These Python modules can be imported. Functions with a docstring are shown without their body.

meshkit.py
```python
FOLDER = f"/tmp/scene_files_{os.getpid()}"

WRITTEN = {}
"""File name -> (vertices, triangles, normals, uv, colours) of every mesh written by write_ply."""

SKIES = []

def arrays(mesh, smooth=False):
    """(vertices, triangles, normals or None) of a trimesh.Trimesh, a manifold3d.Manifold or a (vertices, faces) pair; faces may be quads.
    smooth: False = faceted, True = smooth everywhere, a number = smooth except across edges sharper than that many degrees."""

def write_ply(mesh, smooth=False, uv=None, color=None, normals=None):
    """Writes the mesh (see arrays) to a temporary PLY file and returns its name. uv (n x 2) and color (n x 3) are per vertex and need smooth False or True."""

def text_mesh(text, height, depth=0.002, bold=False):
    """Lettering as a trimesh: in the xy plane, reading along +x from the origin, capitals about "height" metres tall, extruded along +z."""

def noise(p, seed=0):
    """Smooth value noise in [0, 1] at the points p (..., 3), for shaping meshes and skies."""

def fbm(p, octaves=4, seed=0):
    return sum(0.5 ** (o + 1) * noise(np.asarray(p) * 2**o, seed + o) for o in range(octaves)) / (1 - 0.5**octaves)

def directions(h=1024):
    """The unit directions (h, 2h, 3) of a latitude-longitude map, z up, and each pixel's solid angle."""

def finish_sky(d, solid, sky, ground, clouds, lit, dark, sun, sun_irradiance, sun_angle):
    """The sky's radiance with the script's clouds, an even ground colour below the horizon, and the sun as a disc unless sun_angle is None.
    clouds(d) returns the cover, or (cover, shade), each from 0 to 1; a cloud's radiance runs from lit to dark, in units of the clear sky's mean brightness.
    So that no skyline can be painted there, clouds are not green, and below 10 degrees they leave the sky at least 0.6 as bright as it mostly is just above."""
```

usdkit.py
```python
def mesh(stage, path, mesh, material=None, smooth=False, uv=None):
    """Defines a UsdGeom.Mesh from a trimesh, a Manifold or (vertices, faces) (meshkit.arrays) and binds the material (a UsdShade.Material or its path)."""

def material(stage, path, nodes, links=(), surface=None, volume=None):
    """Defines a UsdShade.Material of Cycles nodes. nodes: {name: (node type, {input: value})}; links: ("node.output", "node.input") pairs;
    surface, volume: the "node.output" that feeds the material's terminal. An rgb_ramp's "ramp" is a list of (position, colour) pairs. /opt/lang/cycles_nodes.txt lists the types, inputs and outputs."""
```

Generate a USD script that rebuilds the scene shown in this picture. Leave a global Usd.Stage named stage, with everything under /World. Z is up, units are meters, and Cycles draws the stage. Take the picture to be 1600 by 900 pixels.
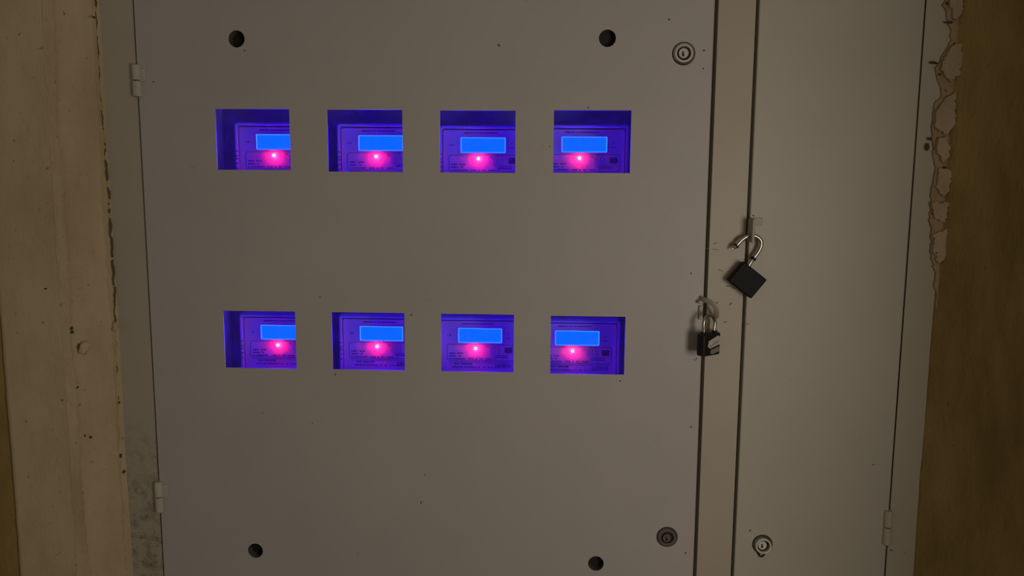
import math, random
import numpy as np, trimesh
import manifold3d as m3
import usdkit, meshkit
from manifold3d import Manifold, CrossSection
from pxr import Usd, UsdGeom, UsdLux, UsdShade, Gf, Sdf, Vt

random.seed(7)
rng = np.random.default_rng(7)
stage = Usd.Stage.CreateInMemory()
UsdGeom.SetStageUpAxis(stage, UsdGeom.Tokens.z)
UsdGeom.SetStageMetersPerUnit(stage, 1.0)
UsdGeom.Xform.Define(stage, '/World')
UsdGeom.Scope.Define(stage, '/World/Looks')

# ------------------------------------------------------------------ camera
ZC = 1.45                      # camera height above the floor
FPX, DIST = 1200.0, 1.2        # focal length in pixels of a 1600-wide frame, distance to the cabinet doors
YAW, PITCH, ROLL = -0.0416, 0.1262, 0.0065
FW = np.array([math.sin(YAW) * math.cos(PITCH), math.cos(YAW) * math.cos(PITCH), -math.sin(PITCH)])
_r = np.cross(FW, [0, 0, 1]); _r /= np.linalg.norm(_r); _u = np.cross(_r, FW)
RT = _r * math.cos(ROLL) + _u * math.sin(ROLL)
UP = _u * math.cos(ROLL) - _r * math.sin(ROLL)
EYE = np.array([0.0, -DIST, ZC])
cam = UsdGeom.Camera.Define(stage, '/World/camera')
M = np.eye(4); M[0, :3], M[1, :3], M[2, :3], M[3, :3] = RT, UP, -FW, EYE
cam.AddTransformOp().Set(Gf.Matrix4d(*M.ravel().tolist()))
cam.CreateHorizontalApertureAttr(36.0); cam.CreateVerticalApertureAttr(20.25)
cam.CreateFocalLengthAttr(FPX / 1600 * 36.0)
cam.CreateClippingRangeAttr(Gf.Vec2f(0.02, 100))
cam.CreateExposureAttr(0.0)

# ------------------------------------------------------------------ light of the room: a dim warm opening to the right, faint fill
def area_light(path, pos, target, w, h, power, color):
    l = UsdLux.RectLight.Define(stage, path)
    l.CreateWidthAttr(w); l.CreateHeightAttr(h); l.CreateIntensityAttr(power); l.CreateColorAttr(Gf.Vec3f(*color))
    z = np.array(pos, float) - np.array(target, float); z /= np.linalg.norm(z)
    x = np.cross([0, 0, 1], z); x /= np.linalg.norm(x); y = np.cross(z, x)
    T = np.eye(4); T[0, :3], T[1, :3], T[2, :3], T[3, :3] = x, y, z, pos
    l.AddTransformOp().Set(Gf.Matrix4d(*T.ravel().tolist()))
    return l
area_light('/World/lamp_light', (0.70, -1.38, 1.28), (0.10, 0, 1.28), 0.34, 0.5, 9.5, (1.0, 0.89, 0.78))
dome = UsdLux.DomeLight.Define(stage, '/World/ambient_light')
dome.CreateIntensityAttr(0.035); dome.CreateColorAttr(Gf.Vec3f(1.0, 0.86, 0.66))

# ------------------------------------------------------------------ helpers
def at(px, py, Y=0.0):
    """The world point at depth Y behind the door plane that the photo shows at a pixel."""
    d = RT * (px - 800) / FPX - UP * (py - 450) / FPX + FW
    return EYE + d * ((Y - EYE[1]) / d[1])

used = {}
def numbered(parent, name):
    k = (parent, name); n = used.get(k, 0); used[k] = n + 1
    return f'{parent}/{name}' if n == 0 else f'{parent}/{name}_{n:03d}'
def say(prim, label=None, category=None, group=None, kind=None):
    for k, v in (('label', label), ('category', category), ('group', group), ('kind', kind)):
        if v: prim.SetCustomDataByKey(k, v)
    return prim
def thing(name, label, category, loc=(0, 0, 0), rotz=0, group=None):
    x = UsdGeom.Xform.Define(stage, numbered('/World', name))
    x.AddTranslateOp().Set(Gf.Vec3d(*map(float, loc)))
    if rotz: x.AddRotateZOp().Set(math.degrees(rotz))
    return say(x.GetPrim(), label, category, group)
def obj(name, mesh, mat, parent=None, smooth=False, label=None, kind=None):
    p = '/World' if parent is None else str(parent.GetPath())
    return say(usdkit.mesh(stage, numbered(p, name), mesh, mat, smooth=smooth).GetPrim(), label, kind=kind)

def tri(mesh):
    return trimesh.Trimesh(*meshkit.arrays(mesh)[:2], process=False)
def cat(*ms): return trimesh.util.concatenate([tri(m) for m in ms])
def bx(x0, x1, y0, y1, z0, z1, c=0.0):
    """A box; c chamfers its edges."""
    if c <= 0:
        return Manifold.cube([x1 - x0, y1 - y0, z1 - z0]).translate([x0, y0, z0])
    pts = []
    for sx, X in ((1, x0), (-1, x1)):
        for sy, Y in ((1, y0), (-1, y1)):
            for sz, Z in ((1, z0), (-1, z1)):
                pts += [(X, Y + sy * c, Z + sz * c), (X + sx * c, Y, Z + sz * c), (X + sx * c, Y + sy * c, Z)]
    return Manifold.hull_points(np.array(pts))
def disc(x, z, r, y0, y1, n=40, r2=None):
    """A cylinder along Y from y0 (radius r) to y1 (radius r2)."""
    return Manifold.cylinder(y1 - y0, r, r if r2 is None else r2, n).rotate([-90, 0, 0]).translate([x, y0, z])
def pillar(x, y, z0, z1, r, n=24, c=0.0):
    m = Manifold.cylinder(z1 - z0 - 2 * c, r, r, n).translate([x, y, z0 + c])
    if c:
        m = m + Manifold.cylinder(c, r - c, r, n).translate([x, y, z0]) + Manifold.cylinder(c, r, r - c, n).translate([x, y, z1 - c])
    return m
def lathe_y(profile, x, z, n=40):
    """Revolves (radius, y) points about an axis along Y; profile counter-clockwise as (r, -y)."""
    cs = CrossSection([[(r, -y) for r, y in profile]])
    if cs.area() <= 0: cs = CrossSection([[(r, -y) for r, y in profile[::-1]]])
    return cs.revolve(n).rotate([90, 0, 0]).translate([x, 0, z])   # (r, h) -> h along -Y after the turn
def tube(path, r, n=12, ends=True, flat=None):
    """A round bar along a path (n x 3); r a number or one per point; flat = (ra, rb) gives an oval section."""
    P = np.asarray(path, float); k = len(P)
    R = np.broadcast_to(np.asarray(r, float), (k,))
    T = np.gradient(P, axis=0); T /= np.linalg.norm(T, axis=1, keepdims=True)
    a = np.array([0, 1, 0.0]) if abs(T[0][1]) < 0.8 else np.array([1, 0, 0.0])
    V, F = [], []
    for i in range(k):
        a = a - T[i] * (a @ T[i]); a /= np.linalg.norm(a); b = np.cross(T[i], a)
        fa, fb = flat or (1, 1)
        for j in range(n):
            t = 2 * math.pi * j / n
            V.append(P[i] + R[i] * (fa * a * math.cos(t) + fb * b * math.sin(t)))
    for i in range(k - 1):
        for j in range(n):
            p, q = i * n + j, i * n + (j + 1) % n
            F += [(p, q, q + n), (p, q + n, p + n)]
    if ends:
        V += [P[0], P[-1]]; c0, c1 = k * n, k * n + 1
        for j in range(n):
            F += [(c0, (j + 1) % n, j), (c1, (k - 1) * n + j, (k - 1) * n + (j + 1) % n)]
    return trimesh.Trimesh(np.array(V), np.array(F), process=False)
def spline(pts, n=60):
    from scipy.interpolate import CubicSpline
    p = np.asarray(pts, float); d = np.concatenate([[0], np.cumsum(np.linalg.norm(np.diff(p, axis=0), axis=1))])
    return CubicSpline(d, p)(np.linspace(0, d[-1], n))

# ------------------------------------------------------------------ materials
def mat(name, nodes, links=(), surface='p.BSDF'):
    return usdkit.material(stage, f'/World/Looks/{name}', nodes, links, surface=surface)
def plain(name, color, rough=0.5, metallic=0.0, **kw):
    return mat(name, {'p': ('principled_bsdf', {'base_color': color, 'roughness': rough, 'metallic': metallic, **kw})})
def enamel(name, color, dirt, dirt_at=0.66, seed=0.0, mould=0.0):
    """Sprayed enamel on sheet steel: faint orange peel, blotches of grime, scattered dark specks."""
    return mat(name, {
        'g': ('geometry', {}),
        'm': ('mapping', {'location': (seed, seed * .7, seed * 1.3)}),
        'blot': ('noise_texture', {'scale': 3.2, 'detail': 5, 'roughness': .62}),
        'br': ('rgb_ramp', {'ramp': [(.36, tuple(c * .93 for c in color)), (.66, color)]}),
        'spk': ('noise_texture', {'scale': 24, 'detail': 6, 'roughness': .75}),
        'sr': ('rgb_ramp', {'ramp': [(dirt_at, (0, 0, 0)), (dirt_at + .12, (.55, .55, .55))]}),
        'mix': ('mix', {'color2': dirt}),
        'sep': ('separate_xyz', {}),
        'mz': ('map_range', {'from_min': ZC - .34, 'from_max': ZC - .56, 'to_min': 0, 'to_max': mould, 'clamp': True}),
        'mx': ('map_range', {'from_min': -.60, 'from_max': -.64, 'to_min': 0, 'to_max': 1, 'clamp': True}),
        'mzx': ('math', {'math_type': 'multiply'}),
        'mn': ('noise_texture', {'scale': 48, 'detail': 6, 'roughness': .8}),
        'mr': ('rgb_ramp', {'ramp': [(.47, (.12, .12, .12)), (.62, (1, 1, 1))]}),
        'mm': ('math', {'math_type': 'multiply'}),
        'mixm': ('mix', {'color2': (.15, .13, .075)}),
        'peel': ('noise_texture', {'scale': 420, 'detail': 2}),
        'bump': ('bump', {'strength': .16, 'distance': .0007}),
        'p': ('principled_bsdf', {'roughness': .48, 'specular_ior_level': .35}),
    }, [('g.position', 'm.vector'), ('m.vector', 'blot.vector'), ('m.vector', 'spk.vector'), ('m.vector', 'peel.vector'),
        ('blot.fac', 'br.fac'), ('spk.fac', 'sr.fac'),
        ('sr.color', 'mix.fac'), ('br.color', 'mix.color1'), ('g.position', 'sep.vector'), ('g.position', 'mn.vector'), ('sep.z', 'mz.value'), ('sep.x', 'mx.value'),
        ('mz.result', 'mzx.value1'), ('mx.result', 'mzx.value2'), ('mn.fac', 'mr.fac'), ('mr.color', 'mm.value1'), ('mzx.value', 'mm.value2'), ('mm.value', 'mixm.fac'), ('mix.color', 'mixm.color1'), ('mixm.color', 'p.base_color'),
        ('peel.fac', 'bump.height'), ('bump.normal', 'p.normal')])
def rough_wall(name, a, b, c, scale=9.0, grit=.35):
    """Trowelled plaster: two tones in drawn-out blotches, rusty or dark pits, gritty relief."""
    return mat(name, {
        'g': ('geometry', {}),
        'm': ('mapping', {'scale': (1, 1, .45)}),
        'n1': ('noise_texture', {'scale': scale, 'detail': 7, 'roughness': .65}),
        'r1': ('rgb_ramp', {'ramp': [(.34, a), (.62, b)]}),
        'n2': ('noise_texture', {'scale': 95, 'detail': 3, 'roughness': .7}),
        'r2': ('rgb_ramp', {'ramp': [(.66, (0, 0, 0)), (.74, (1, 1, 1))]}),
        'mix': ('mix', {'color2': c}),
        'n3': ('noise_texture', {'scale': 160, 'detail': 6, 'roughness': .7}),
        'bump': ('bump', {'strength': grit, 'distance': .004}),
        'p': ('principled_bsdf', {'roughness': .85, 'specular_ior_level': .2}),
    }, [('g.position', 'm.vector'), ('m.vector', 'n1.vector'), ('g.position', 'n2.vector'), ('m.vector', 'n3.vector'), ('n1.fac', 'r1.fac'), ('n2.fac', 'r2.fac'),
        ('r2.color', 'mix.fac'), ('r1.color', 'mix.color1'), ('mix.color', 'p.base_color'), ('n3.fac', 'bump.height'), ('bump.normal', 'p.normal')])

PAINT = (.52, .485, .455)
paint_door = enamel('door_enamel', PAINT, (.10, .08, .06))
paint_side = enamel('side_door_enamel', (.52, .49, .41), (.12, .10, .07), seed=3.1)
paint_frame = enamel('frame_enamel', (.50, .45, .355), (.11, .09, .06), seed=6.2, mould=.8)
paint_inside = plain('inside_enamel', (.78, .76, .74), .5)
panel_paint = plain('panel_enamel', (.24, .23, .25), .5)
hinge_paint = rough_wall('hinge_paint', (.50, .47, .40), (.58, .55, .47), (.25, .22, .16), 60, .25)
plaster = rough_wall('beige_plaster', (.50, .385, .225), (.64, .515, .32), (.26, .18, .09))
plaster_edge = rough_wall('pale_plaster_edge', (.56, .435, .26), (.69, .555, .35), (.30, .22, .13), 14, .5)
plaster_patch = rough_wall('pale_plaster', (.44, .335, .21), (.57, .45, .31), (.16, .11, .06), 22, .9)
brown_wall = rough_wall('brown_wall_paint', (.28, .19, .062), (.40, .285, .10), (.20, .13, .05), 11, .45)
floor_mat = rough_wall('floor_screed', (.20, .17, .13), (.28, .24, .19), (.12, .10, .08), 3, .3)
seam_mat = rough_wall('crumbled_seam', (.36, .26, .13), (.48, .36, .21), (.14, .09, .04), 30, .8)
nickel = plain('nickel_collar', (.92, .90, .83), .38, .45)
cup_mat = plain('shaded_cup', (.11, .105, .085), .6)  # darkened to carry the shade inside the door holes
shadow_line_mat = plain('painted_shadow_line', (.15, .12, .07), .9)  # brown for the painted shadow line along the frame
pit_mat = plain('broken_pit', (.09, .068, .04), .9)
chip_mat = plain('chipped_spot', (.07, .055, .04), .8)
scratch_mat = plain('scratch', (.20, .17, .13), .7)
steel = plain('lock_steel', (.52, .49, .44), .34, 1.0)
steel_dull = plain('lock_steel_dull', (.30, .27, .22), .42, 1.0)
chrome = plain('shackle_chrome', (.50, .48, .43), .33, 1.0)
dark_metal = plain('dark_metal', (.035, .03, .025), .45, .6)
black_void = plain('keyhole_black', (.012, .01, .01), .7)
black_lacquer = plain('black_lacquer', (.004, .0038, .003), .5, specular_ior_level=.12)
black_plastic = plain('black_plastic', (.012, .011, .010), .4, specular_ior_level=.3)
sticker_white = plain('sticker_white', (.52, .48, .44), .5)
sticker_grey = plain('sticker_grey', (.23, .21, .17), .45)
staple_paint = plain('staple_enamel', (.40, .36, .28), .5)
meter_case = plain('meter_case', (.60, .60, .62), .45)
meter_bezel = plain('meter_bezel', (.62, .70, .92), .22)  # blue tint paints the screen glow onto the rim
meter_face = plain('meter_faceplate', (.74, .70, .72), .5)
ink = plain('meter_ink', (.10, .08, .12), .6)
screw_mat = plain('meter_screw', (.10, .09, .10), .5, .4)
def emit(name, color, strength):
    return mat(name, {'e': ('emission', {'color': color, 'strength': strength})}, surface='e.emission')
LCD = 130.0
lcd_blue = emit('screen_blue', (.0, .0021, 1.0), LCD)
lcd_edge = emit('screen_edge_blue', (.0006, .0038, 1.0), LCD * 1.2)
led_red = emit('led_red', (1.0, .010, .035), 310.0)
pane_mat = mat('smoked_acrylic', {
    't': ('transparent_bsdf', {'color': (.70, .70, .71)}),
    'gl': ('glossy_bsdf', {'color': (1, 1, 1), 'roughness': .06}),
    'fr': ('fresnel', {'IOR': 1.3}),
    'hz': ('translucent_bsdf', {'color': (.8, .8, .85)}),
    'n': ('noise_texture', {'scale': 55, 'detail': 4, 'roughness': .7}),
    'g': ('geometry', {}),
    'r': ('rgb_ramp', {'ramp': [(.45, (.004,) * 3), (.72, (.022,) * 3)]}),
    'a': ('mix_closure', {}), 'b': ('mix_closure', {}),
}, [('g.position', 'n.vector'), ('n.fac', 'r.fac'), ('r.color', 'a.fac'), ('t.BSDF', 'a.closure1'), ('hz.BSDF', 'a.closure2'),
    ('fr.fac', 'b.fac'), ('a.closure', 'b.closure1'), ('gl.BSDF', 'b.closure2')], surface='b.closure')

# ------------------------------------------------------------------ the setting
def wall_strip(name, path, z0, z1, material, amp, res, seed, back, label=None, parent=None, step=.012, edge=None):
    """A wall of the plan outline `path` (front line, X then Y), closed behind through the plan points `back`, its front pushed about by noise."""
    P = np.asarray(path, float); d = np.concatenate([[0], np.cumsum(np.linalg.norm(np.diff(P, axis=0), axis=1))])
    s = np.unique(np.concatenate([np.arange(0, d[-1], step), d]))
    Q = np.stack([np.interp(s, d, P[:, i]) for i in (0, 1)], 1)
    T = np.gradient(Q, axis=0); T /= np.linalg.norm(T, axis=1, keepdims=True)
    N = np.stack([T[:, 1], -T[:, 0]], 1)                       # to the room (-Y when the path runs along +X)
    B = np.asarray(back, float)
    zs = np.concatenate([[z0], np.arange(ZC - .78, ZC + .46, res), [z1]]) if z0 < ZC - .8 else np.arange(z0, z1 + 1e-6, res)
    nf, nb = len(Q), len(B); k = nf + nb; V = []
    g = np.stack(np.broadcast_arrays(Q[None, :, 0], Q[None, :, 1], zs[:, None]), -1).reshape(-1, 3)
    h = (meshkit.fbm(g * [9, 9, 5] + seed) * 1.0 + .45 * meshkit.fbm(g * [60, 60, 34] + seed + 5)).reshape(len(zs), nf) * amp
    if edge is not None: h = h + edge(g, s).reshape(len(zs), nf)
    for i, z in enumerate(zs):
        q = Q + N * h[i][:, None]
        V.append(np.column_stack([np.vstack([q, B]), np.full(k, z)]))
    V = np.vstack(V); F = []
    for i in range(len(zs) - 1):
        a = i * k + np.arange(k); b = i * k + (np.arange(k) + 1) % k
        F.append(np.stack([a, b, b + k], 1)); F.append(np.stack([a, b + k, a + k], 1))
    cap = np.array([(0, j + 1, j) for j in range(1, k - 1)]); top = (len(zs) - 1) * k
    F += [cap, cap[:, ::-1] + top]
    return obj(name, trimesh.Trimesh(V, np.vstack(F), process=False), material, parent, smooth=35, label=label)

Z0, Z1 = 0.0, 2.7
CAB_L, CAB_R, CAB_B, CAB_T = -.712, .640, ZC - .83, ZC + .47      # outline of the cabinet's face frame
# left: brown wall, a step up to a wide plaster band, its arris, then the reveal down to the cabinet frame
def left_edge(g, s):
    # worn, rounded arris that stands a little proud, and a ragged last edge on the steel
    return np.zeros(len(g))
w = wall_strip('wall_left', [(-1.9, -.028), (-.856, -.028), (-.852, -.040), (-.848, -.042), (-.770, -.042), (-.753, -.042), (-.748, -.039), (-.744, -.035), (-.714, -.015), (-.694, -.005), (-.689, .004)],
               Z0, Z1, plaster, .0032, .007, 1.0, [(-.76, .30), (-1.9, .30)], edge=left_edge, step=.006)
say(w, 'beige plastered wall with a rounded worn arris left of the steel cabinet', kind='structure')
wl = wall_strip('wall_left', [(-1.9, -.035), (-.8555, -.035), (-.852, -.033)], Z0, Z1, brown_wall, .0012, .012, 3.0, [(-.85, -.02), (-1.9, -.02)], step=.012)
say(wl, 'dark brown painted wall face at the far left beyond the plaster band', kind='structure')
# right: ragged plaster seam, then the brown return that shades the corner
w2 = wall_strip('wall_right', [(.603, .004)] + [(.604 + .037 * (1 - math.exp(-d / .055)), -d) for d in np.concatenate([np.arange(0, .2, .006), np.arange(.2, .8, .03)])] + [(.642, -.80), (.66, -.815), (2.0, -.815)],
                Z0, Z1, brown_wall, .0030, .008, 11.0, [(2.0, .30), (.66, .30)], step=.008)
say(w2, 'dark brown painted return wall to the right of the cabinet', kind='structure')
for nm, z0, z1, side in (('wall_back', CAB_T, Z1, 'above'), ('wall_back', Z0, CAB_B, 'below')):
    say(obj(nm, bx(-.77, .67, .002, .30, z0, z1), plaster), f'plastered wall {side} the steel cabinet', kind='structure')
say(obj('floor', bx(-1.9, 2.0, -3.2, .30, -.10, Z0), floor_mat), 'bare screed floor', kind='structure')

# pieces of plaster that stand out of the walls
def lump(x, y, z, rx, rz, ry, seed):
    """A broken-off crumb: a faceted chunk of uneven corners."""
    r = np.random.default_rng(seed); d = r.normal(size=(15, 3)); d /= np.linalg.norm(d, axis=1, keepdims=True)
    m = Manifold.hull_points(d * r.uniform(.8, 1.08, (15, 1)) * [rx, ry, rz]).refine_to_length(.0016)
    t = tri(m); v = np.array(t.vertices)
    v += (meshkit.fbm(v * 300 + seed) - .5)[:, None] * .0018 * np.sign(v)
    return trimesh.Trimesh(v + [x, y, z], t.faces, process=False)
def blade(poly_px, Y, th, seed, amp=.0012):
    """A ragged flake of plaster outlined by photo pixels on the plane Y, th thick towards the room, with an uneven face."""
    pts = np.array([at(x, y, Y) for x, y in poly_px])
    c = CrossSection([[(p[0], p[2]) for p in pts]], m3.FillRule.NonZero)
    m = c.extrude(th)
    m = m.refine_to_length(.0035)
    a = m.to_mesh(); v = a.vert_properties[:, :3].astype(float); f = a.tri_verts
    n = meshkit.fbm(np.column_stack([v[:, :2] * 70, v[:, 2:] * 0]) + seed)
    n2 = meshkit.fbm(np.column_stack([v[:, :2] * 160, v[:, 2:] * 0]) + seed + 9)
    v[:, 2] += np.where(v[:, 2] > th * .5, (n * 1.0 + n2 * .4) * amp, 0)
    v[:, 0] += n2 * .0016; v[:, 1] += n * .002
    return trimesh.Trimesh(np.column_stack([v[:, 0], Y - v[:, 2], v[:, 1]]), f, process=False)
random.seed(21)
def ragged(pts, n=5, amp=2.2):
    out = []
    for i in range(len(pts)):
        (x0, y0), (x1, y1) = pts[i], pts[(i + 1) % len(pts)]
        k = max(1, int(math.hypot(x1 - x0, y1 - y0) / n))
        for j in range(k):
            t = j / k
            out.append((x0 + (x1 - x0) * t + random.uniform(-amp, amp) * (j > 0), y0 + (y1 - y0) * t + random.uniform(-amp, amp) * (j > 0)))
    return out
obj('plaster_edge', blade(ragged([(68, -40), (83, -40), (88, 70), (91, 200), (96, 240), (99, 330), (104, 390), (109, 450), (113, 500), (112, 540), (119, 590), (124, 690), (128, 760), (135, 850), (142, 930), (124, 930), (117, 800), (108, 650), (96, 480), (88, 350), (72, 100)], 7, 1.3), -.0395, .0045, 8.0, .0014), plaster_edge, w, smooth=45)
obj('plaster_lip', blade(ragged([(132, -40), (150, -40), (153, 40), (159, 150), (166, 250), (170, 300), (175, 400), (180, 480), (180, 506), (183, 530), (186, 600), (189, 700), (195, 780), (198, 850), (203, 930), (186, 930), (170, 600), (150, 200)], 6, 1.5), -.001, .0068, 5.0, .0016), plaster, w, smooth=45)
p = at(131, 545, -.034); obj('plaster_lump', lump(p[0], p[1], p[2], .0105, .0135, .009, 2), plaster, w, smooth=40)
p = at(180, 511, -.010); obj('plaster_lump', lump(p[0], p[1], p[2], .0065, .0085, .006, 4), plaster, w, smooth=40)
for i, (x, y, Y, rx, rz) in enumerate([(112, 513, -.0425, 1.8, 3.0), (113, 519, -.0425, 2.2, 2.4), (124, 543, -.036, 1.6, 6), (155, 864, -.024, 1.6, 4.2), (30, 796, -.034, 3.2, 4.4), (121, 605, -.040, 1.2, 2), (186, 629, -.006, 1.4, 2.2), (189, 712, -.007, 1.2, 4), (194, 737, -.006, 2, 2.6),
                                       (196, 882, -.006, 1.4, 9), (121, 692, -.042, 1.2, 2.4), (142, 683, -.028, 1.3, 2.4), (98, 625, -.043, 1.8, 1.2), (129, 770, -.036, 1, 4), (147, 27, -.024, 2, 1.6), (134, 680, -.03, 1, 3.2), (72, 451, -.043, 2, 1.4)]):
    q = at(x, y, Y); m = trimesh.creation.icosphere(subdivisions=1); v = np.array(m.vertices) * (1 + .5 * (meshkit.fbm(np.array(m.vertices) * 2 + i + 40) - .5))[:, None]
    obj('broken_pit', trimesh.Trimesh(v * [rx * .001, .0035, rz * .001] + q, m.faces, process=False), pit_mat, w, smooth=True)
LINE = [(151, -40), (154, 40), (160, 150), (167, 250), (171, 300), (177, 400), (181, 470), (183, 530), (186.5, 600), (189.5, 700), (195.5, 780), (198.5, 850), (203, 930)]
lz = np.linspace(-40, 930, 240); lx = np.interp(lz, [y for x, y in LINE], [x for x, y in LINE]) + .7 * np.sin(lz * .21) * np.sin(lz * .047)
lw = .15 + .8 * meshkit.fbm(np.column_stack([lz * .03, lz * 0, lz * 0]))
obj('frame_shadow_line', blade(list(zip(lx - lw, lz)) + list(zip(lx[::-1] + lw[::-1], lz[::-1])), .001, .0072, 1.0, .0004), shadow_line_mat, w)  # dark strip painted in as the shadow between plaster and frame
SEAM = [(1470, -40), (1500, -40), (1499, 40), (1494, 66), (1499, 110), (1490, 138), (1493, 190), (1487, 230), (1486, 290), (1482, 330), (1484, 400), (1476, 450), (1476, 520), (1474, 600), (1484, 640), (1478, 690), (1468, 720), (1463, 690),
        (1460, 600), (1462, 540), (1458, 480), (1458, 430), (1452, 400), (1450, 340), (1452, 300), (1458, 270), (1455, 226), (1452, 200), (1456, 168), (1468, 150), (1462, 128), (1458, 108), (1472, 84), (1484, 64), (1478, 40), (1472, 14)]
obj('plaster_seam', blade(ragged(SEAM, 6, 2.4), .001, .0042, 2.0, .0022), seam_mat, w2, smooth=45)
for i, (poly, th) in enumerate([
    ([(1480, -30), (1500, -30), (1497, 24), (1486, 34), (1478, 10)], .0065),
    ([(1484, 74), (1496, 70), (1494, 118), (1480, 130), (1464, 112), (1470, 92)], .0075),
    ([(1470, 156), (1486, 146), (1486, 196), (1474, 212), (1456, 202), (1458, 176)], .0075),
    ([(1460, 218), (1474, 216), (1477, 246), (1466, 254), (1459, 242)], .0085),
    ([(1462, 264), (1480, 268), (1478, 296), (1468, 308), (1456, 294)], .0062),
    ([(1450, 318), (1476, 316), (1472, 348), (1456, 342)], .0066),
    ([(1454, 366), (1474, 358), (1474, 398), (1462, 412), (1452, 392)], .0062),
    ([(1470, 624), (1484, 636), (1484, 658), (1472, 672), (1468, 650)], .006)]):
    obj('plaster_flake', blade(ragged(poly, 3.5, 2.2), -.0015, th + .001, 3.0 * i, .0034), plaster_patch, w2, smooth=45)
for i, (x, y, rx, rz) in enumerate([(1484, 35, 4.5, 2), (1478, 35, 3, 1), (1492, 69, 2.2, 2.2), (1480, 5, 2, 2.4), (1458, 98, 4.5, 2), (1463, 99, 2.4, 1.4), (1476, 107, 2, 1.6), (1483, 109, 1.8, 1.6), (1468, 116, 1.8, 1.4), (1482, 208, 3, 1.8),
                                    (1449, 230, 2.6, 6), (1453, 217, 3, 2.4), (1478, 242, 3.4, 2.6), (1476, 262, 3, 2.2), (1474, 226, 1, 5), (1465, 328, 3, 1.2), (1457, 334, 2, 1), (1460, 380, 2.2, 1.8), (1468, 487, 1.8, 1.6), (1474, 504, 3, 2), (1471, 606, 2, 2), (1547, 605, 1.6, 1.8)]):
    q = at(x, y, -.006); m = trimesh.creation.icosphere(subdivisions=1); v = np.array(m.vertices) * (1 + .5 * (meshkit.fbm(np.array(m.vertices) * 2 + i) - .5))[:, None]
    obj('broken_pit', trimesh.Trimesh(v * [rx * .001, .0035, rz * .001] + q, m.faces, process=False), pit_mat, w2, smooth=True)

# ------------------------------------------------------------------ the cabinet
cab = thing('meter_cabinet', 'grey beige steel meter cabinet with eight square viewing windows and two padlocked doors', 'electrical cabinet')
D_L, D_R = -.6345, .2495          # meter door
P_L, P_R = .2555, .3105           # centre post
S_L, S_R = .3155, .5560           # side door
DB, DT = ZC - .79, ZC + .43       # bottom, top of both doors
FRAME_BACK = .032
def plate(x0, x1, z0, z1, y0, y1, c):   # a folded sheet with a small front radius
    return bx(x0, x1, y0, y1 + c, z0, z1, c).trim_by_plane([0, -1, 0], -y1)
frame = bx(CAB_L, CAB_R, 0.0, FRAME_BACK, CAB_B, CAB_T)
frame = frame - bx(D_L - .0025, P_L, -.01, .05, DB - .003, DT + .003) - bx(P_R, S_R + .0025, -.01, .05, DB - .003, DT + .003)
lip = Manifold()
for a, b in ((D_L - .0025, P_L), (P_R, S_R + .0025)):
    lip += bx(a - .001, b + .001, .0222, FRAME_BACK, DB - .004, DT + .004) - bx(a + .014, b - .014, .02, .05, DB + .014, DT - .014)
obj('frame', frame + lip, paint_frame, cab)
BACK = .25
body = bx(CAB_L + .02, CAB_R - .02, FRAME_BACK, BACK, CAB_B + .02, CAB_T - .02) - bx(-.6395, .300, .02, BACK - .002, CAB_B + .025, CAB_T - .025) - bx(.302, CAB_R - .025, .02, BACK - .002, CAB_B + .025, CAB_T - .025)
obj('body', body, paint_inside, cab)
PANEL = .19
obj('mounting_panel', bx(-.583, .285, PANEL, PANEL + .003, CAB_B + .05, CAB_T - .05), panel_paint, cab)
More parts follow.
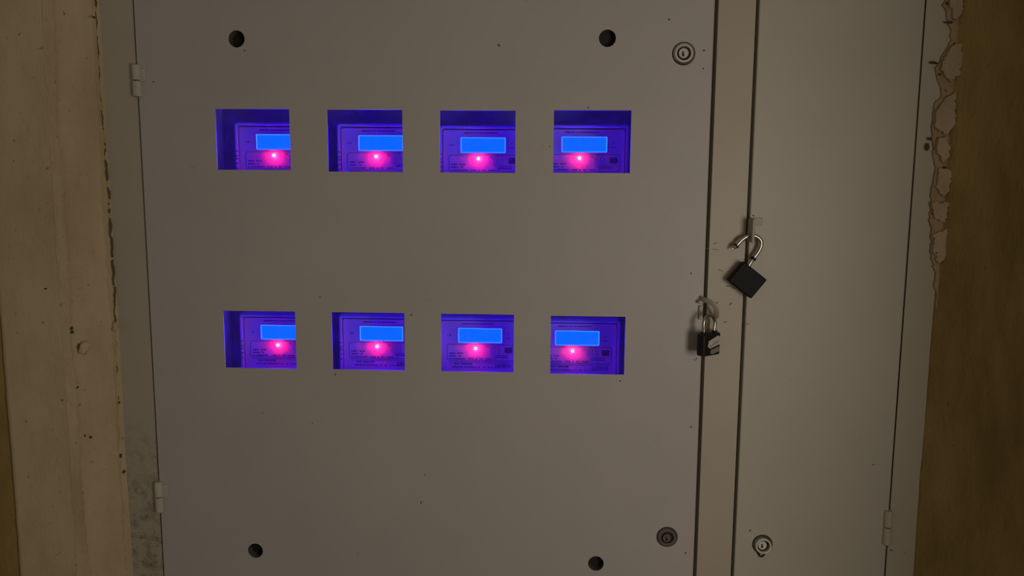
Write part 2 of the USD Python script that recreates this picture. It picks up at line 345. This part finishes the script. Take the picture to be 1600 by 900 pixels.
# the raised channel at the panel's hinge-side edge that the first windows show
obj('cable_channel', bx(-.6394, -.583, .034, PANEL + .004, CAB_B + .03, CAB_T - .03, .003), paint_inside, cab)

WPX = [[(336, 170), (452, 171), (455, 266), (341, 265)], [(511, 171.5), (628, 172), (630.5, 269), (514, 268)], [(688, 173), (805.5, 173), (805, 270), (688, 269.5)], [(865.5, 173), (986.5, 172), (984, 270.5), (864.5, 270)],
       [(349, 485.5), (462, 486.5), (463, 576), (353, 574)], [(519, 488), (632.5, 488.5), (632.5, 578), (520, 577)], [(689.5, 490), (803, 491.5), (802.5, 581.5), (689.5, 579.5)], [(861, 493), (977, 495), (975, 586), (859.5, 582.5)]]
wins = []
for q in WPX:
    c = np.array([at(*p) for p in q])[:, [0, 2]]
    wins.append((c[[0, 3], 0].mean(), c[[1, 2], 0].mean(), c[[2, 3], 1].mean(), c[[0, 1], 1].mean()))
holes = [at(370, 61), at(949, 60), at(399.5, 860), at(931, 880)]
door = plate(D_L, D_R, DB, DT, -.0015, .022, .0012)
door -= bx(D_L + .002, D_R - .002, .0005, .05, DB + .002, DT - .002)
for a, b, c, d in wins: door -= bx(a, b, -.01, .01, c, d)
for h in holes: door -= disc(h[0], h[2], .0128, -.01, .01, 32)
door_p = obj('meter_door', door, paint_door, cab)
# grommet tubes of the four lifting holes: cup colour darkened as shade, black plug added as the dark inside
for h in holes:
    obj('hole_cup', disc(h[0], h[2], .0140, .0006, .022, 32) - disc(h[0], h[2], .0127, .0, .0215, 32), cup_mat, door_p)
    obj('hole_shade', disc(h[0], h[2], .0126, .0150, .0214, 32), black_void, door_p)
for a, b, c, d in wins:
    obj('window_pane', bx(a - .009, b + .009, .0008, .0028, c - .009, d + .009), pane_mat, door_p)
side = plate(S_L, S_R, DB, DT, -.0015, .022, .0012)
side -= bx(S_L + .002, S_R - .002, .0005, .05, DB + .002, DT - .002)
side_p = obj('side_door', side, paint_side, cab)

# chips and scratches in the paint
random.seed(5)
def chip(px, py, rx, rz=None, ang=0.0, seg=9):
    q = at(px, py, -.0016); rz = rz or rx; pts = []
    for k in range(seg):
        t = 2 * math.pi * k / seg; r = random.uniform(.65, 1.1)
        x, z = rx * r * math.cos(t) * .001, rz * r * math.sin(t) * .001
        pts.append((q[0] + x * math.cos(ang) - z * math.sin(ang), q[2] + x * math.sin(ang) + z * math.cos(ang)))
    return CrossSection([pts]).extrude(.0004).rotate([90, 0, 0]).translate([0, -.0014, 0])
chips = [chip(*a) for a in [(780, 71, 1.6), (643, 492, 1.5), (1080, 427, 1.5), (1080, 667, 1.4), (1100, 79, 1.6), (1099, 107, 1.3), (524, 585, 1.0, 2.2, -.4), (969, 595, 1.3),
                            (658, 785, .7, 3.6, -.25), (664, 742, 1.0), (488, 661, 1.0), (410, 645, .9), (919, 168, 1.3), (382, 79, 1.2), (859, 229, 1.0), (1071, 864, 1.0, 2.4, -.3), (1046, 31, 2, .8), (1045, 30, 1),
                            (500, 464, 1.6, .8), (240, 128, 1.8, .7, .4), (778, 69, .8)]]
obj('paint_chip', cat(*chips), chip_mat, door_p, kind='stuff')
marks = [chip(*a) for a in [(1127, 423, 5, .7, -.4), (1120, 380, .9), (1105, 388, 1.2), (1150, 372, 6, .7, .7), (1140, 447, 6, .7, .1), (1146, 450, 4, .8, -.3), (1142, 475, 4, .6, .8), (1121, 473, 1.4), (1133, 503, 1.3, .9), (1135, 503, .8),
                            (1117, 381, 1.5, .8), (1118, 390, 7, .4, -.1), (1085, 562, 4, .7, -.2), (1088, 560, 1.5)]]
obj('scratch_mark', cat(*marks), scratch_mat, cab, kind='stuff')
smarks = [chip(*a) for a in [(1168, 506, 4, .6), (1163, 505, 1), (1172, 829, 2.0, 1.4), (1177, 337, 1.6, 1.2), (1185, 341, 3, .6, .4), (1176, 345, 5, .8, .1), (1365, 726, 2.5, .7, .4), (1393, 860, 2.5, .7)]]
obj('paint_chip', cat(*smarks), chip_mat, side_p, kind='stuff')

# hinges: two knuckles on a pin, a leaf onto the door
def hinge(px, z_top, z_mid, z_bot, r, leaf, ypos, lw, material, lab):
    x = px
    h = obj('hinge', pillar(x, ypos, z_bot + .002, z_top - .002, r * .55), dark_metal, cab, smooth=40, label=lab)
    obj('upper_knuckle', pillar(x, ypos, z_mid + .0006, z_top, r, 28, .0012), material, h, smooth=50)
    obj('lower_knuckle', pillar(x, ypos, z_bot, z_mid - .0006, r, 28, .0012), material, h, smooth=50)
    zl = z_top - (z_top - z_mid) * .22
    obj('hinge_leaf', bx(min(x, x + lw), max(x, x + lw), -.004, -.001, z_mid - .001, zl, .001), material, h)
    return h
t, m_, b_ = at(211, 101, -.006), at(212, 126, -.006), at(214, 151, -.006)
hinge(t[0] + .001, t[2], m_[2], b_[2], .0068, 1, -.005, .0125, hinge_paint, 'upper left beige painted hinge')
t, m_, b_ = at(246, 753, -.006), at(247, 777, -.006), at(247.5, 800, -.006)
hinge(t[0] + .001, t[2], m_[2], b_[2], .0066, 1, -.005, .0135, hinge_paint, 'lower left lumpy overpainted hinge')
t, m_, b_ = at(1388, 798, -.004), at(1389, 824, -.004), at(1389, 851, -.004)
hinge(t[0] + .001, t[2], m_[2], b_[2], .0066, 1, -.003, .0105, paint_frame, 'side door hinge painted over in grey')

# cam locks
def cam_lock(px, py, R, finish, plug_r, key, lab, lug=False):
    q = at(px, py, -.003); x, z = q[0], q[2]
    L = obj('cam_lock', disc(x, z, R + .0012, -.0022, .004, 40), black_void, cab, label=lab)
    obj('lock_ring', lathe_y([(R * .60, -.001), (R * .60, -.0046), (R * .66, -.0056), (R * .84, -.0056), (R, -.0030), (R, -.001)], x, z), finish, L, smooth=40)
    obj('shaded_lock_dish', disc(x, z, R * .60, -.0026, -.001, 36), dark_metal, L)  # dish colour darkened to paint in the recess shadow
    pl = disc(x - .0008, z, plug_r, -.0060, -.001, 32)
    slot = bx(x - .0030, x - .0006, -.02, -.0035, z - plug_r * .66, z + plug_r * .36) + disc(x - .0014, z - plug_r * .36, plug_r * .27, -.02, -.0035, 20)
    pl -= slot
    obj('lock_plug', pl, nickel if lug else finish, L, smooth=30)
    obj('keyhole', slot.trim_by_plane([0, 1, 0], -.0056).trim_by_plane([0, -1, 0], .0036), black_void, L)
    if lug:
        lz = z - R * 1.02
        t = Manifold.hull(disc(x - .0012, lz - .0012, .0050, -.0036, -.0016, 24) + disc(x, z, R * .93, -.0036, -.0016, 40))
        obj('cover_lug', t - disc(x - .0012, lz - .0016, .0022, -.02, .02, 20), dark_metal, L)
        obj('bright_collar', lathe_y([(R * .66, -.003), (R * .66, -.0100), (R * .72, -.0108), (R * .80, -.0108), (R * .84, -.0098), (R * .84, -.003)], x, z), nickel, L, smooth=40)
    return L
cam_lock(1068.5, 83.5, .0160, steel, .0072, 0, 'upper worn steel cam lock on the meter door')
cam_lock(1042.5, 839.5, .0158, steel_dull, .0066, 0, 'lower dull steel cam lock on the meter door')
cam_lock(1191.5, 851, .0150, steel_dull, .0068, 0, 'bright collared cam lock with a drop shaped cover on the side door', lug=True)

# staples that the padlocks hang from
def bar(pts, ra, rb, n=26):
    return tube(spline(pts, n), 1.0, 12, flat=(ra, rb))
A = at(1169.5, 344, -.002)
tabs = bx(.3125, .3155, -.030, .001, A[2] - .033, A[2] + .002, .0008) - disc(0, 0, .0052, -.01, .01).rotate([0, 0, 90]).translate([.315, -.0155, A[2] - .023])
st = obj('staple', tabs, staple_paint, cab, label='upright steel staple between the centre post and the side door')
obj('staple_tab', bx(.3165, .3195, -.018, .001, A[2] - .029, A[2] + .003, .0008) - disc(0, 0, .0052, -.01, .01).rotate([0, 0, 90]).translate([.318, -.0105, A[2] - .023]), staple_paint, st)
obj('staple_foot', bx(.3195, .334, -.0035, -.001, A[2] - .008, A[2] + .004, .0008), staple_paint, st)
B0 = at(1093, 467, 0.0)
pts = [at(1094, 466, -.001), at(1098, 468, -.012), at(1105, 470, -.021), at(1112, 473, -.026), at(1117.5, 480, -.027), at(1119.5, 488, -.022), at(1119, 494, -.012), at(1117, 497, -.001)]
s2 = obj('staple', bar(pts, .0012, .0042), staple_paint, cab, smooth=50, label='curled steel staple across the gap beside the meter door')
obj('staple_tab', bx(.2400, .2480, -.012, -.001, B0[2] - .006, B0[2] - .001, .0008), staple_paint, s2)
obj('staple_foot', bx(.2425, .2465, -.006, -.001, B0[2] - .032, B0[2] - .010, .0008), staple_paint, s2)

# ------------------------------------------------------------------ padlocks
# closed one, turned to the right
c = at(1107, 536.5, -.026)
pk = thing('padlock', 'closed black padlock with a pale sticker hanging from the curled staple beside the meter door', 'padlock', (c[0], c[1], c[2] - .018), math.radians(38))
W_, H_, T_ = .0375, .0345, .0150
obj('body', bx(-W_ / 2, W_ / 2, -T_ / 2, T_ / 2, 0, H_, .0016), black_plastic, pk)
sp = W_ / 2 - .0058
arch = [(-sp, 0, H_ - .004), (-sp, 0, H_ + .014)] + [(-sp * math.cos(a), 0, H_ + .014 + sp * 1.0 * math.sin(a)) for a in np.linspace(.25, math.pi - .25, 9)] + [(sp, 0, H_ + .014), (sp, 0, H_ - .004)]
obj('shackle', tube(spline(arch, 48), .0028, 14), chrome, pk, smooth=60)
for s_ in (-1, 1): obj('shackle_collar', pillar(s_ * sp, 0, H_ - .0005, H_ + .0028, .0042, 18), black_plastic, pk, smooth=40)
def patch(pts, y0, th):
    c = CrossSection([pts])
    if c.area() <= 0: c = CrossSection([pts[::-1]])
    return c.extrude(th).rotate([90, 0, 0]).translate([0, y0, 0])
hw = W_ / 2
stk = obj('sticker', patch([(-.0105, .0150), (-.0085, .0235), (.0120, .0305), (hw - .0012, .0275), (hw - .0012, .0165), (-.0050, .0115)], -T_ / 2 + .0002, .0007), sticker_white, pk, label='white sticker with an unreadable scrawl')
scr = [tube(spline([(x, -T_ / 2 - .0007, .0155 + .42 * x + .0045 * (1 + .5 * math.sin(x * 2100)) * ((k % 2) - .25)) for k, x in enumerate(np.linspace(-.006, .0135, 11))], 70), .00035, 6)]
obj('sticker_scrawl', cat(*scr), sticker_grey, stk)
obj('label_strip', patch([(-.0040, .0035), (-.0030, .0095), (hw - .0014, .0135), (hw - .0014, .0055), (.0020, .0025)], -T_ / 2 + .0002, .0006), sticker_grey, pk, label='small grey label strip under the sticker')

# open one, hanging askew
YP = -.014
Lc, Tc, Rc, Bc = (at(x, y, YP - .008) for x, y in ((1138, 437.6), (1163.5, 410.2), (1199.7, 437.6), (1173, 466.8)))
ctr = (Lc + Tc + Rc + Bc) / 4
ex = (Rc - Tc + Bc - Lc); ex /= np.linalg.norm(ex); ang = math.atan2(ex[2], ex[0])
wO, hO = np.linalg.norm(Rc - Tc) * .5 + np.linalg.norm(Bc - Lc) * .5, np.linalg.norm(Tc - Lc) * .5 + np.linalg.norm(Rc - Bc) * .5
po = thing('padlock', 'open black padlock hanging askew with its shackle swung out over the side door gap', 'padlock', (ctr[0], YP, ctr[2]))
ob = bx(-wO / 2, wO / 2, -.008, .0085, -hO / 2, hO / 2, .0013).rotate([0, -math.degrees(ang), 0])
obj('body', ob, black_lacquer, po)
def loc(px, py, y=0.0): q = at(px, py, YP + y); return np.array([q[0] - ctr[0], y, q[2] - ctr[2]])
path = [loc(*a) for a in [(1168.5, 417), (1172, 411.5), (1176, 405.5), (1182.6, 397), (1188.6, 386), (1189.3, 377), (1184, 370.8), (1176.4, 368), (1167, 369.8), (1159, 375.2), (1153, 381.5), (1148.6, 385.6), (1144, 389.2)]]
P = spline(path, 64); rr = np.full(64, .0031); rr[-3:] = .0020; rr[7:10] = .0026
obj('shackle', tube(P, rr, 14), chrome, po, smooth=60)
def ring_on(i, j, r): return tube(P[i:j], r, 14)
obj('shackle_collar', ring_on(8, 12, .0042), black_plastic, po, smooth=40)
obj('shackle_collar', ring_on(57, 60, .0044), black_plastic, po, smooth=40)

# ------------------------------------------------------------------ the eight energy meters behind the windows
S = .00111                      # metres per photo pixel at the depth of the meter faces
YF = .125                       # depth of the faceplates
DEP = PANEL - YF                # case depth
PROT = '/World/_none'
def rbox(x0, x1, z0, z1, r, n=5):
    return CrossSection.square([x1 - x0 - 2 * r, z1 - z0 - 2 * r]).translate([x0 + r, z0 + r]).offset(r, m3.JoinType.Round, 2.0, 4 * n)
def slab(cs, y0, y1):            # cross-section in X, Z pushed out between the depths y0 < y1
    return cs.extrude(y1 - y0).rotate([90, 0, 0]).translate([0, y1, 0])
def px(x): return x * S
def pz(y): return -y * S + .130  # photo pixels below the screen's centre -> height above the meter's foot
def outline(x0, x1, y0, y1, r, w, depth):
    return slab(rbox(px(x0), px(x1), pz(y1), pz(y0), px(r)) - rbox(px(x0) + w, px(x1) - w, pz(y1) + w, pz(y0) - w, px(r) - w * .8), -DEP - depth, -DEP + .0002)
def marks_rows(rows, seed):
    """Rows of small unreadable print."""
    r = random.Random(seed); out = []
    for x0, x1, y, h in rows:
        x = x0
        while x < x1:
            wd = r.uniform(.8, 2.0)
            if r.random() < .8: out.append(bx(px(x), px(min(x + wd, x1)), -DEP - .0003, -DEP + .0001, pz(y + h * r.uniform(.35, .5)), pz(y - h * r.uniform(.3, .5))))
            x += wd + r.uniform(.3, .8)
    return out
def build_meter(label):
    t = thing('energy_meter', label, 'energy meter', group=None)
    XO, ZT = 68.0, -31.0
    # case, wider at its back
    cs = rbox(px(-XO + 1), px(XO - 1), 0, pz(ZT), .006)
    case = Manifold.hull(slab(cs, -DEP + .012, -DEP + .030) + slab(rbox(px(-XO), px(XO), -.002, pz(ZT) + .001, .005), -.030, 0))
    obj('case', case, meter_case, t, smooth=30)
    # bezel: a raised rim with a sloping inside
    o1, i1 = rbox(px(-XO), px(XO), .0, pz(ZT), .006), rbox(px(-61.5), px(61.5), .036, pz(-22.5), .003)
    o2, i2 = rbox(px(-XO + 2), px(XO - 2), .002, pz(ZT + 3), .005), rbox(px(-63.5), px(63.5), .034, pz(-25.5), .004)
    rim = Manifold.hull(slab(o1, -DEP, -DEP + .014) + slab(o2, -DEP - .007, -DEP))
    rim = rim - Manifold.hull(slab(i1, -DEP - .0005, -DEP + .03) + slab(i2, -DEP - .0105, -DEP - .0095))
    obj('bezel', rim, meter_bezel, t, smooth=30)
    obj('faceplate', slab(i1, -DEP, -DEP + .013), meter_face, t)
    # screen with its bright rim
    scr = obj('screen', slab(rbox(px(-33), px(33), pz(10.4), pz(-10.4), .0006, 2), -DEP - .0012, -DEP + .001), lcd_blue, t, label='lit blue display')
    obj('screen_rim', slab(rbox(px(-34.6), px(34.6), pz(11.6), pz(-11.6), .001, 2) - rbox(px(-33.2), px(33.2), pz(10.4), pz(-10.4), .0006, 2), -DEP - .0016, -DEP + .001), lcd_edge, scr)
    obj('screen_surround', slab(rbox(px(-36.6), px(36.6), pz(14), pz(-13.6), .0012, 2) - rbox(px(-34.8), px(34.8), pz(11.8), pz(-11.8), .001, 2), -DEP - .0022, -DEP + .001), meter_case, scr)
    # pulse lamp
    obj('pulse_lamp', Manifold.sphere(.0026, 20).scale([1, 1.2, 1]).translate([px(-7), -DEP - .0045, pz(20.5)]), led_red, t, smooth=True, label='glowing red pulse lamp')
    # printed frame, print, symbol blocks, bar code
    obj('printed_frame', outline(-53, 54.5, 14.6, 41, 4, .0008, .0003), ink, t)
    for a0, a1, c0, c1 in ((22, 44, 35.6, 34.2), (-50, 54, 43.6, 43)): obj('printed_rule', bx(px(a0), px(a1), -DEP - .0003, -DEP, pz(c0), pz(c1)), ink, t)
    obj('printed_block', slab(rbox(px(39), px(51), pz(28), pz(19), .002), -DEP - .0003, -DEP + .0002), ink, t)
    waves = [tube(np.array([(px(cx) + px(r) * math.cos(a), -DEP - .0001, pz(24) + px(r) * math.sin(a)) for a in np.linspace(-1, 1, 10)]), .0004, 5) for cx in (12,) for r in (5, 9, 13, 18)]
    for wv in waves: obj('printed_wave', wv, ink, t)
    rows = [(-49, -27, 29, 2.6), (-49, -30, 33.5, 2.4), (-49, 4, 38, 2.4), (-41, -12, 46, 3.0), (-44, 8, 51.5, 2.2), (-30, 22, -18.5, 2.2), (40, 46, -3, 1.8), (38, 48, 4, 1.6), (24, 44, 32, 1.6), (-52, -46, 0, 2.2), (8, 20, 38, 2), (12, 30, 51.5, 2), (10, 18, 18.5, 2.0)]
    obj('printed_text', cat(*marks_rows(rows, 3)), ink, t, kind='stuff')
    r = random.Random(9); bars = []; x = 24.0
    while x < 50:
        wd = r.uniform(.5, 1.6); bars.append(bx(px(x), px(x + wd), -DEP - .0003, -DEP, pz(52), pz(45.5))); x += wd + r.uniform(.5, 1.3)
    obj('printed_bars', cat(*bars), ink, t, kind='stuff')
    for y in (14, 21.5, 26, 33, 41):
        obj('rim_stud', disc(px(-64), pz(y), .0011, -DEP - .0082, -DEP - .003, 12), screw_mat, t)
    obj('terminal_cover', bx(px(-XO + 3), px(XO - 3), -DEP - .010, -.004, -.052, .001, .004), meter_case, t)
    return t
LCD_PX = [(435.5, 222.0), (595.3, 223.7), (755, 227), (913, 226), (441.5, 519), (596.5, 521), (750.3, 524), (901.8, 528)]
ROWN, POS = ['upper row', 'lower row'], ['leftmost', 'second from left', 'third from left', 'rightmost']
proto = None
for i, (x, y) in enumerate(LCD_PX):
    q = at(x, y, YF)
    label = f'electricity meter with blue display and red lamp, {POS[i % 4]} window of the {ROWN[i // 4]}'
    if proto is None:
        proto = o = build_meter(label)
    else:
        xf = UsdGeom.Xform.Define(stage, numbered('/World', 'energy_meter')); o = xf.GetPrim()
        o.GetReferences().AddInternalReference(proto.GetPath()); o.SetInstanceable(True)
        say(o, label, 'energy meter')
    say(o, group='electricity meters behind the cabinet windows')
    a = UsdGeom.XformCommonAPI(o); a.SetTranslate(Gf.Vec3d(float(q[0]), PANEL - .0004, float(q[2] - .130)))
